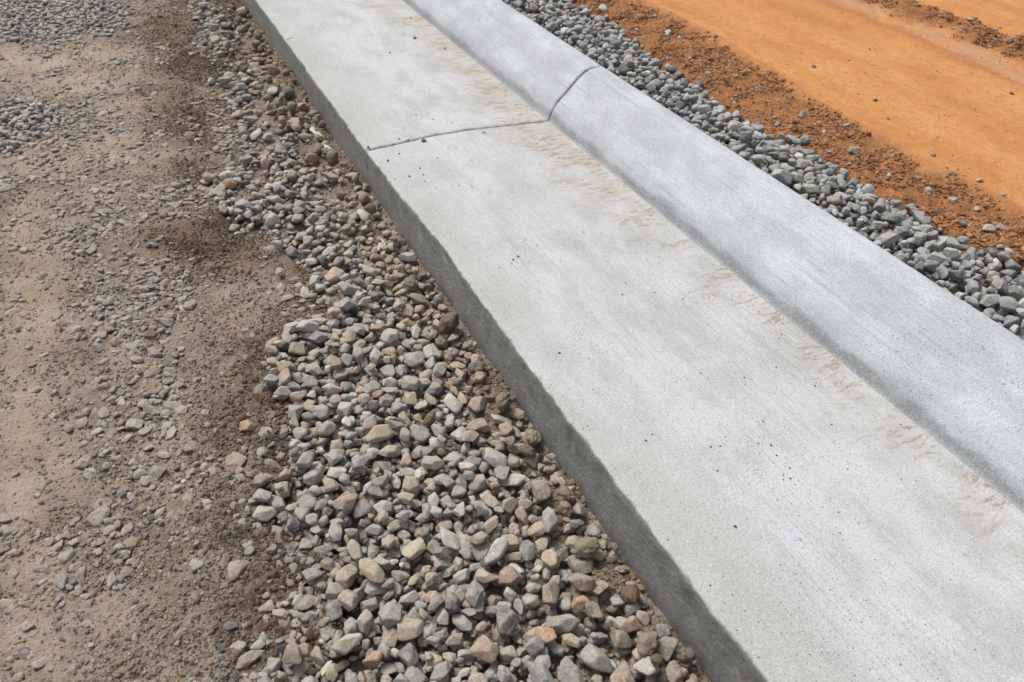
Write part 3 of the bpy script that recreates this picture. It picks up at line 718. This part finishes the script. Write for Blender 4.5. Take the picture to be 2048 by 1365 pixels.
# stray stones on the clay
strays = [(1338, 66, 15, 'pale'), (1360, 72, 8, 'pale'), (1337, 128, 13, 'grey'), (1417, 146, 10, 'grey'), (1205, 16, 17, 'pale'), (1155, 6, 14, 'grey'), (1558, 243, 14, 'dark grey'), (1550, 230, 7, 'tan'), (1605, 226, 17, 'brown'), (1705, 302, 26, 'brown'), (1650, 258, 8, 'pale'), (1780, 345, 10, 'pale'), (1857, 378, 16, 'tan'), (1908, 400, 18, 'dull green'), (1975, 463, 24, 'tan'), (1955, 415, 12, 'tan'), (1628, 130, 8, 'dark grey'), (1752, 195, 9, 'dark grey'), (1868, 306, 10, 'brown'), (1960, 358, 12, 'tan'), (1380, 115, 8, 'pale'), (1520, 170, 7, 'pale'), (1470, 200, 8, 'grey'), (1700, 325, 9, 'grey'), (1440, 250, 9, 'grey'), (1925, 450, 14, 'dark grey'), (2020, 500, 14, 'pale'), (2005, 392, 10, 'brown'), (1385, 190, 8, 'tan'), (1270, 55, 8, 'brown'), (1310, 30, 9, 'tan'), (1990, 60, 12, 'brown'), (1940, 45, 10, 'tan'), (1880, 30, 10, 'brown'), (2015, 90, 12, 'brown')]
rng = np.random.default_rng(33)
for a, b, s, cn in strays:
    P = unproj(a, b, ZR); _, _, d = proj(P[0], P[1], ZR); s = s*float(d)/F/2*1.25
    zz = float(clay_h(np.array([P[0]]), np.array([P[1]]))[0])
    V, Fq, lc = gen((P[0], P[1], zz+s*.35, s*1.15, s*.85, s*.62, rng.uniform(0, 3)), T_ANG, rng)
    o = single('stray_stone', V, Fq, lc, jit(PAL[cn], rng, .06), M_CR)
    zn_ = 'on the reddish crumbly clay' if b > np.interp(a, L6[:, 0], L6[:, 1]) else 'in the rough clay ridge' if b < np.interp(a, R2[:, 0], R2[:, 1])+30 and a > 1750 else 'on the smooth orange clay'
    al = 'beyond the curb joint' if a < 1200 else 'near the curb joint' if a < 1400 else 'a little before the curb joint' if a < 1600 else 'midway' if a < 1800 else 'toward the frame edge'
    want_label(o, [cn, 'stray stone', zn_, al], 'stone', 'stray stones on the clay', a, b, s)
# clay crumbs
gx, gy = np.meshgrid(np.arange(.95, 4.2, .008), np.arange(.6, 5.6, .008)); zc = rzones(gx, gy); ux, uy, ud = proj(gx, gy, ZR)
inn = (ux > 950) & (ux < 2150) & (uy > -80) & (uy < 620)
clump = np.clip(fbm(gx, gy, 14, 4, 91)*2.4+.25, 0.02, 2)
x, y = sample(gx, gy, (zc[1]*clump*(1-zc[0])+.0018)*inn*np.clip(2/ud, .3, 1.5), 42000)
s = .0030*np.exp(R.normal(0, .5, len(x)))*np.where(rzones(x, y)[1] > .4, 1, .6)
hc = clay_h(x, y); k_ = R.random(len(x))
col = np.where((k_ < .07)[:, None], np.array([.42, .36, .29])[None], np.where((k_ < .7)[:, None], np.array([.52, .24, .105])[None], np.array([.28, .13, .062])[None]))*(1+R.normal(0, .16, len(x)))[:, None]
scatter('clay_crumbs', x, y, hc+s*.2, s, np.clip(col, .02, .7), M_CB, label='reddish clay crumbs on the disturbed strip beside the crushed stone')
# ------------------------------------------------------------------ small loose things on the gutter
def G(x0, y0, k, L): return [(x0+a/k, y0+b/k, s/k, c) for a, b, s, c in L]
D, B_, T_, O_, GR = 'dark', 'brown', 'tan', 'orange', 'grey'
peb = G(680, 200, 6.827, [(1145, 572, 84, GR), (655, 835, 48, B_), (805, 540, 34, B_), (1040, 210, 20, D), (1270, 272, 22, D), (1523, 320, 26, D), (885, 415, 16, D), (857, 692, 14, D), (808, 740, 32, D), (1036, 890, 16, D), (998, 890, 15, D), (1090, 937, 36, GR), (1137, 1028, 32, D), (948, 1048, 42, O_), (752, 1085, 28, D), (1160, 1118, 26, T_), (1330, 800, 24, B_), (1797, 828, 26, B_), (1480, 963, 20, D), (1625, 1178, 24, D), (1803, 1183, 24, D), (1580, 665, 24, D), (1973, 455, 34, T_), (385, 655, 56, T_), (935, 552, 40, GR), (560, 637, 26, B_)])
peb += G(1100, 450, 4.096, [(78, 1053, 26, O_), (155, 120, 12, D), (275, 62, 16, T_), (619, 478, 14, D), (857, 556, 17, D), (1087, 608, 16, B_), (865, 668, 13, GR), (314, 1100, 14, D), (592, 575, 18, D), (449, 722, 12, D), (897, 268, 12, B_), (1875, 933, 15, D), (1853, 1168, 22, T_), (1591, 1255, 20, D), (1602, 1312, 12, D), (1235, 1217, 15, B_), (1135, 552, 11, D), (1610, 1110, 15, D), (527, 148, 11, D), (1268, 285, 11, B_), (66, 57, 12, D), (358, 1123, 12, D), (897, 1042, 11, D)])
peb += G(1400, 750, 4.096, [(940, 92, 20, D), (516, 383, 22, B_), (1076, 410, 22, T_), (87, 593, 26, B_), (165, 586, 20, D), (477, 564, 20, B_), (582, 580, 24, D), (628, 662, 20, D), (734, 767, 24, T_), (143, 787, 22, B_), (680, 825, 16, D), (682, 860, 15, B_), (740, 852, 24, O_), (1210, 776, 16, D), (285, 1245, 36, B_), (1132, 1127, 22, T_), (1145, 1300, 18, D), (1645, 410, 18, B_), (206, 510, 13, D), (1296, 1220, 10, D), (1649, 860, 12, D)])
peb += G(750, 0, 4.096, [(326, 318, 36, GR), (122, 436, 20, D), (292, 152, 20, D), (574, 402, 20, B_), (337, 944, 12, D), (474, 984, 12, D), (627, 1012, 14, D), (907, 654, 12, D), (887, 1090, 20, T_), (213, 578, 10, D), (213, 422, 10, D)])
peb += G(850, 650, 4.096, [(1100, 233, 26, B_), (1338, 281, 14, D), (943, 434, 14, D), (1807, 950, 20, B_), (1862, 897, 18, T_), (1382, 305, 11, D), (1296, 852, 12, D), (1330, 828, 11, D)])
peb += G(850, 480, 6.827, [(1270, 232, 44, B_), (1203, 275, 40, T_), (1183, 325, 24, B_), (1012, 384, 26, D), (1427, 302, 26, B_), (1533, 75, 28, GR), (1573, 708, 22, D), (1855, 285, 18, D), (738, 295, 20, T_), (1376, 4, 22, D)])
peb += [(1421, 1171, 5, B_), (1490, 1222, 3, D), (1517, 1245, 4, D), (1474, 1261, 3, D), (1517, 1315, 3.5, D), (1448, 1207, 3, T_), (1465, 1190, 3, D), (1790, 590, 2.5, D), (1835, 647, 3, D), (1660, 1180, 4, B_), (1750, 1120, 3, D), (1700, 1240, 4, T_), (1850, 1250, 4, B_), (1900, 1160, 3.5, D), (1600, 1080, 4, D), (1950, 1300, 4, D), (1800, 1330, 4, B_), (1620, 1310, 4, D), (1980, 1220, 3.5, T_), (1560, 1130, 3, D)]
pc = {D: (.085, .078, .068), B_: (.22, .15, .095), T_: (.34, .28, .20), O_: (.36, .21, .12), GR: (.27, .26, .235)}
rng = np.random.default_rng(41)
for a, b, s, cn in peb:
    P = surf_hit(a, b); _, _, d = proj(P[0], P[1], P[2]); r = max(s*float(d)/F/2*.78, .0012)
    V, Fq, lc = gen((P[0], P[1], surf_z(P[0])+r*.55, r*1.1, r*.9, r*.72, rng.uniform(0, 3)), T_CLOD if s > 6 and cn == GR else T_ANG, rng, 3 if s > 6 else 2)
    o = single('pebble', V, Fq, lc, jit(pc[cn], rng, .08), M_CB)
    acr = 'by the gutter lip' if P[0] < .14 else 'on the outer gutter half' if P[0] < .33 else 'on the inner gutter half' if P[0] < .55 else 'close to the flow line' if P[0] < XF+.02 else 'on the curb face'
    al = 'beyond the joint' if P[1] > UJ+.25 else 'just beyond the joint' if P[1] > UJ else 'just before the joint' if P[1] > UJ-.45 else 'midway along' if P[1] > UJ-1.1 else 'past midway' if P[1] > UJ-1.5 else 'close to the camera'
    want_label(o, [cn+(' pebble' if s > 5 else ' grain'), acr, al], 'pebble', 'pebbles and grit grains on the gutter', a, b, r)
# fine sand specks, far too many to count
x = np.concatenate([R.uniform(.01, XF, 2600), XF-.01-np.abs(R.normal(0, .09, 2400))]); x = np.clip(x, .01, XF); y = R.uniform(.55, 4.6, 5000)
s = .00062*np.exp(R.normal(0, .35, len(x)))
scatter('gutter_sand', x, y, surf_z(x)+s*.3, s, np.where((R.random(len(x)) < .5)[:, None], np.array([[.10, .09, .08]]), np.array([[.28, .18, .11]])), M_CB, label='sand specks sprinkled over the gutter')
x = np.concatenate([R.uniform(.01, .66, 260), R.uniform(.68, .86, 60)]); y = UJ+R.normal(0, .0035, 320); s = .0012*np.exp(R.normal(0, .45, 320))
scatter('joint_grit', x, y, surf_z(x)-.004+s*.3, s, np.array([[.20, .175, .14]])*(1+R.normal(0, .3, 320))[:, None].clip(-.6, .6), M_CB, label='grit caught in the cross joint')
# cement spatter
t = NT('cement_spatter'); co = t.obj(); n = t.noise(co, 90, 4, .7)
M_CEM = t.done(t.mix(t.ramp(n, .35, .65), (.44, .43, .39), (.62, .60, .55)), t.bump(n, .8, .003))
def blob_mesh(name, a, b, la, lb, h, ang, seed, label):
    P = unproj(a, b, .0); rg = np.random.default_rng(seed); V, Fq = ICO[4]
    r = 1+.22*sinnoise(V, rg, 3)+.12*sinnoise(V, rg, 8)+.05*sinnoise(V, rg, 20)
    W = V*r[:, None]*np.array([la, lb, h]); W[:, 2] += h*.35*sinnoise(V, rg, 9)*(V[:, 2] > 0)
    c, s = math.cos(ang), math.sin(ang); W = W@np.array([[c, -s, 0], [s, c, 0], [0, 0, 1]]).T
    zz = float(np.median(cell_top(hm, P[0]+W[:, 0], P[1]+W[:, 1])))
    o = link(name, mesh_from(name, W, Fq, M_CEM)); o.location = (P[0], P[1], zz-h*.2); tag(o, label, 'cement', 'dried cement spatters by the gutter')
blob_mesh('cement_spatter', 633, 268, .055, .014, .010, math.radians(100), 1, 'long pale dried cement spatter by the gutter face level with the joint')
blob_mesh('cement_spatter', 655, 305, .040, .022, .012, math.radians(80), 2, 'thick whitish cement lump at the lower end of the long spatter')
blob_mesh('cement_spatter', 764, 492, .034, .012, .008, math.radians(70), 4, 'narrow whitish cement dab on stones midway to the gutter face')
blob_mesh('cement_spatter', 722, 432, .030, .013, .007, math.radians(85), 5, 'small pale cement dab close to the gutter face below the joint')
# twigs
t = NT('dry_twig'); M_TW = t.done(t.mix(t.noise(t.obj(), 200), (.035, .025, .018), (.10, .07, .045)), None)
def twig(P0, P1, r, label, bend=.1, fork=False):
    cu = []; P0, P1 = np.array(P0), np.array(P1); L = np.linalg.norm(P1-P0); n = 14; V = []; Fq = []
    side = np.cross(P1-P0, [0, 0, 1]); side /= np.linalg.norm(side)
    def tube(A, Bp, r0, r1, ph):
        b0 = len(V)
        for k in range(n):
            u = k/(n-1); c = A+(Bp-A)*u+side*math.sin(u*3.1+ph)*bend*L+np.array([0, 0, .06*L*math.sin(u*3.14)])
            rr = r0+(r1-r0)*u
            for j in range(6): V.append(c+rr*(side*math.cos(j*1.047)+np.array([0, 0, 1])*math.sin(j*1.047)))
        for k in range(n-1):
            for j in range(6): Fq.append((b0+k*6+j, b0+k*6+(j+1) % 6, b0+(k+1)*6+(j+1) % 6, b0+(k+1)*6+j))
    tube(P0, P1, r, r*.4, 0)
    if fork: m_ = P0+(P1-P0)*.5+side*bend*L; tube(m_, m_+(P1-P0)*.3+side*.25*L, r*.6, r*.3, 1)
    V = np.array(V); b = V.mean(0); b[2] = V[:, 2].min()
    o = link('twig', mesh_from('twig', V-b, Fq, M_TW)); o.location = b.tolist(); tag(o, label, 'twig', 'dry twigs')
def gp(a, b, dz=0):
    P = unproj(a, b, .01); z = float(cell_top(hm, np.array([P[0]]), np.array([P[1]]))[0]); return (P[0], P[1], z+dz)
twig(gp(1050, 985, .004), gp(1112, 974, .006), .0011, 'thin dark twig lying on soil clods near the gutter face', .08, True)
twig(gp(54, 476, .002), gp(58, 458, .010), .0012, 'short dark twig standing up from the dusty outer track')
twig(gp(2, 930, .003), gp(16, 922, .004), .0010, 'dark twig on dusty track at the edge of the frame')
twig(gp(40, 1030, .003), gp(72, 1037, .003), .0013, 'straight grey-brown twig on the dusty track near the camera', .03)
twig(gp(212, 1160, .003), gp(226, 1140, .006), .0009, 'bent dark twig on the rough packed soil near the camera', .15)
P = surf_hit(573, 81); Q = surf_hit(588, 77)
twig((P[0], P[1], .137), (Q[0], Q[1], .139), .0012, 'tiny dark twig on the gutter lip beyond the joint', .12)
settle()
# ------------------------------------------------------------------ light, sky, camera
W = bpy.data.worlds.new('World'); SC.world = W; W.use_nodes = True; nt = W.node_tree
SUN_EL, SUN_AZ = math.radians(60), math.radians(-23)     # azimuth measured from +Y toward +X
sky = nt.nodes.new('ShaderNodeTexSky'); sky.sky_type = 'NISHITA'; sky.sun_disc = False; sky.sun_elevation = SUN_EL; sky.sun_rotation = SUN_AZ
sky.dust_density = 3.0; sky.air_density = 1.0; sky.ozone_density = 1.0
bg = nt.nodes['Background']; bg.inputs[1].default_value = .112; hs = nt.nodes.new('ShaderNodeHueSaturation'); hs.inputs['Saturation'].default_value = .32; nt.links.new(sky.outputs[0], hs.inputs['Color']); nt.links.new(hs.outputs[0], bg.inputs[0])
su = bpy.data.lights.new('sun', 'SUN'); su.energy = 2.45; su.angle = math.radians(24); su.color = (1, .985, .955)
so = bpy.data.objects.new('sun', su); COL.objects.link(so)
dv = Vector((math.sin(SUN_AZ)*math.cos(SUN_EL), math.cos(SUN_AZ)*math.cos(SUN_EL), math.sin(SUN_EL)))
so.rotation_euler = dv.to_track_quat('Z', 'Y').to_euler(); so.location = (0, 0, 5)
cam = bpy.data.cameras.new('camera'); co_ = bpy.data.objects.new('camera', cam); COL.objects.link(co_)
co_.location = CAM.tolist(); co_.rotation_euler = (math.pi/2-PITCH, 0, -AZ)
cam.sensor_width = 36; cam.lens = F/2048*36; cam.clip_start = .02; cam.clip_end = 1000
cam.dof.use_dof = True; cam.dof.focus_distance = 1.9; cam.dof.aperture_fstop = 7.1
SC.camera = co_
SC.view_settings.view_transform = 'Standard'; SC.view_settings.look = 'None'; SC.view_settings.gamma = 1; SC.view_settings.exposure = 0.25
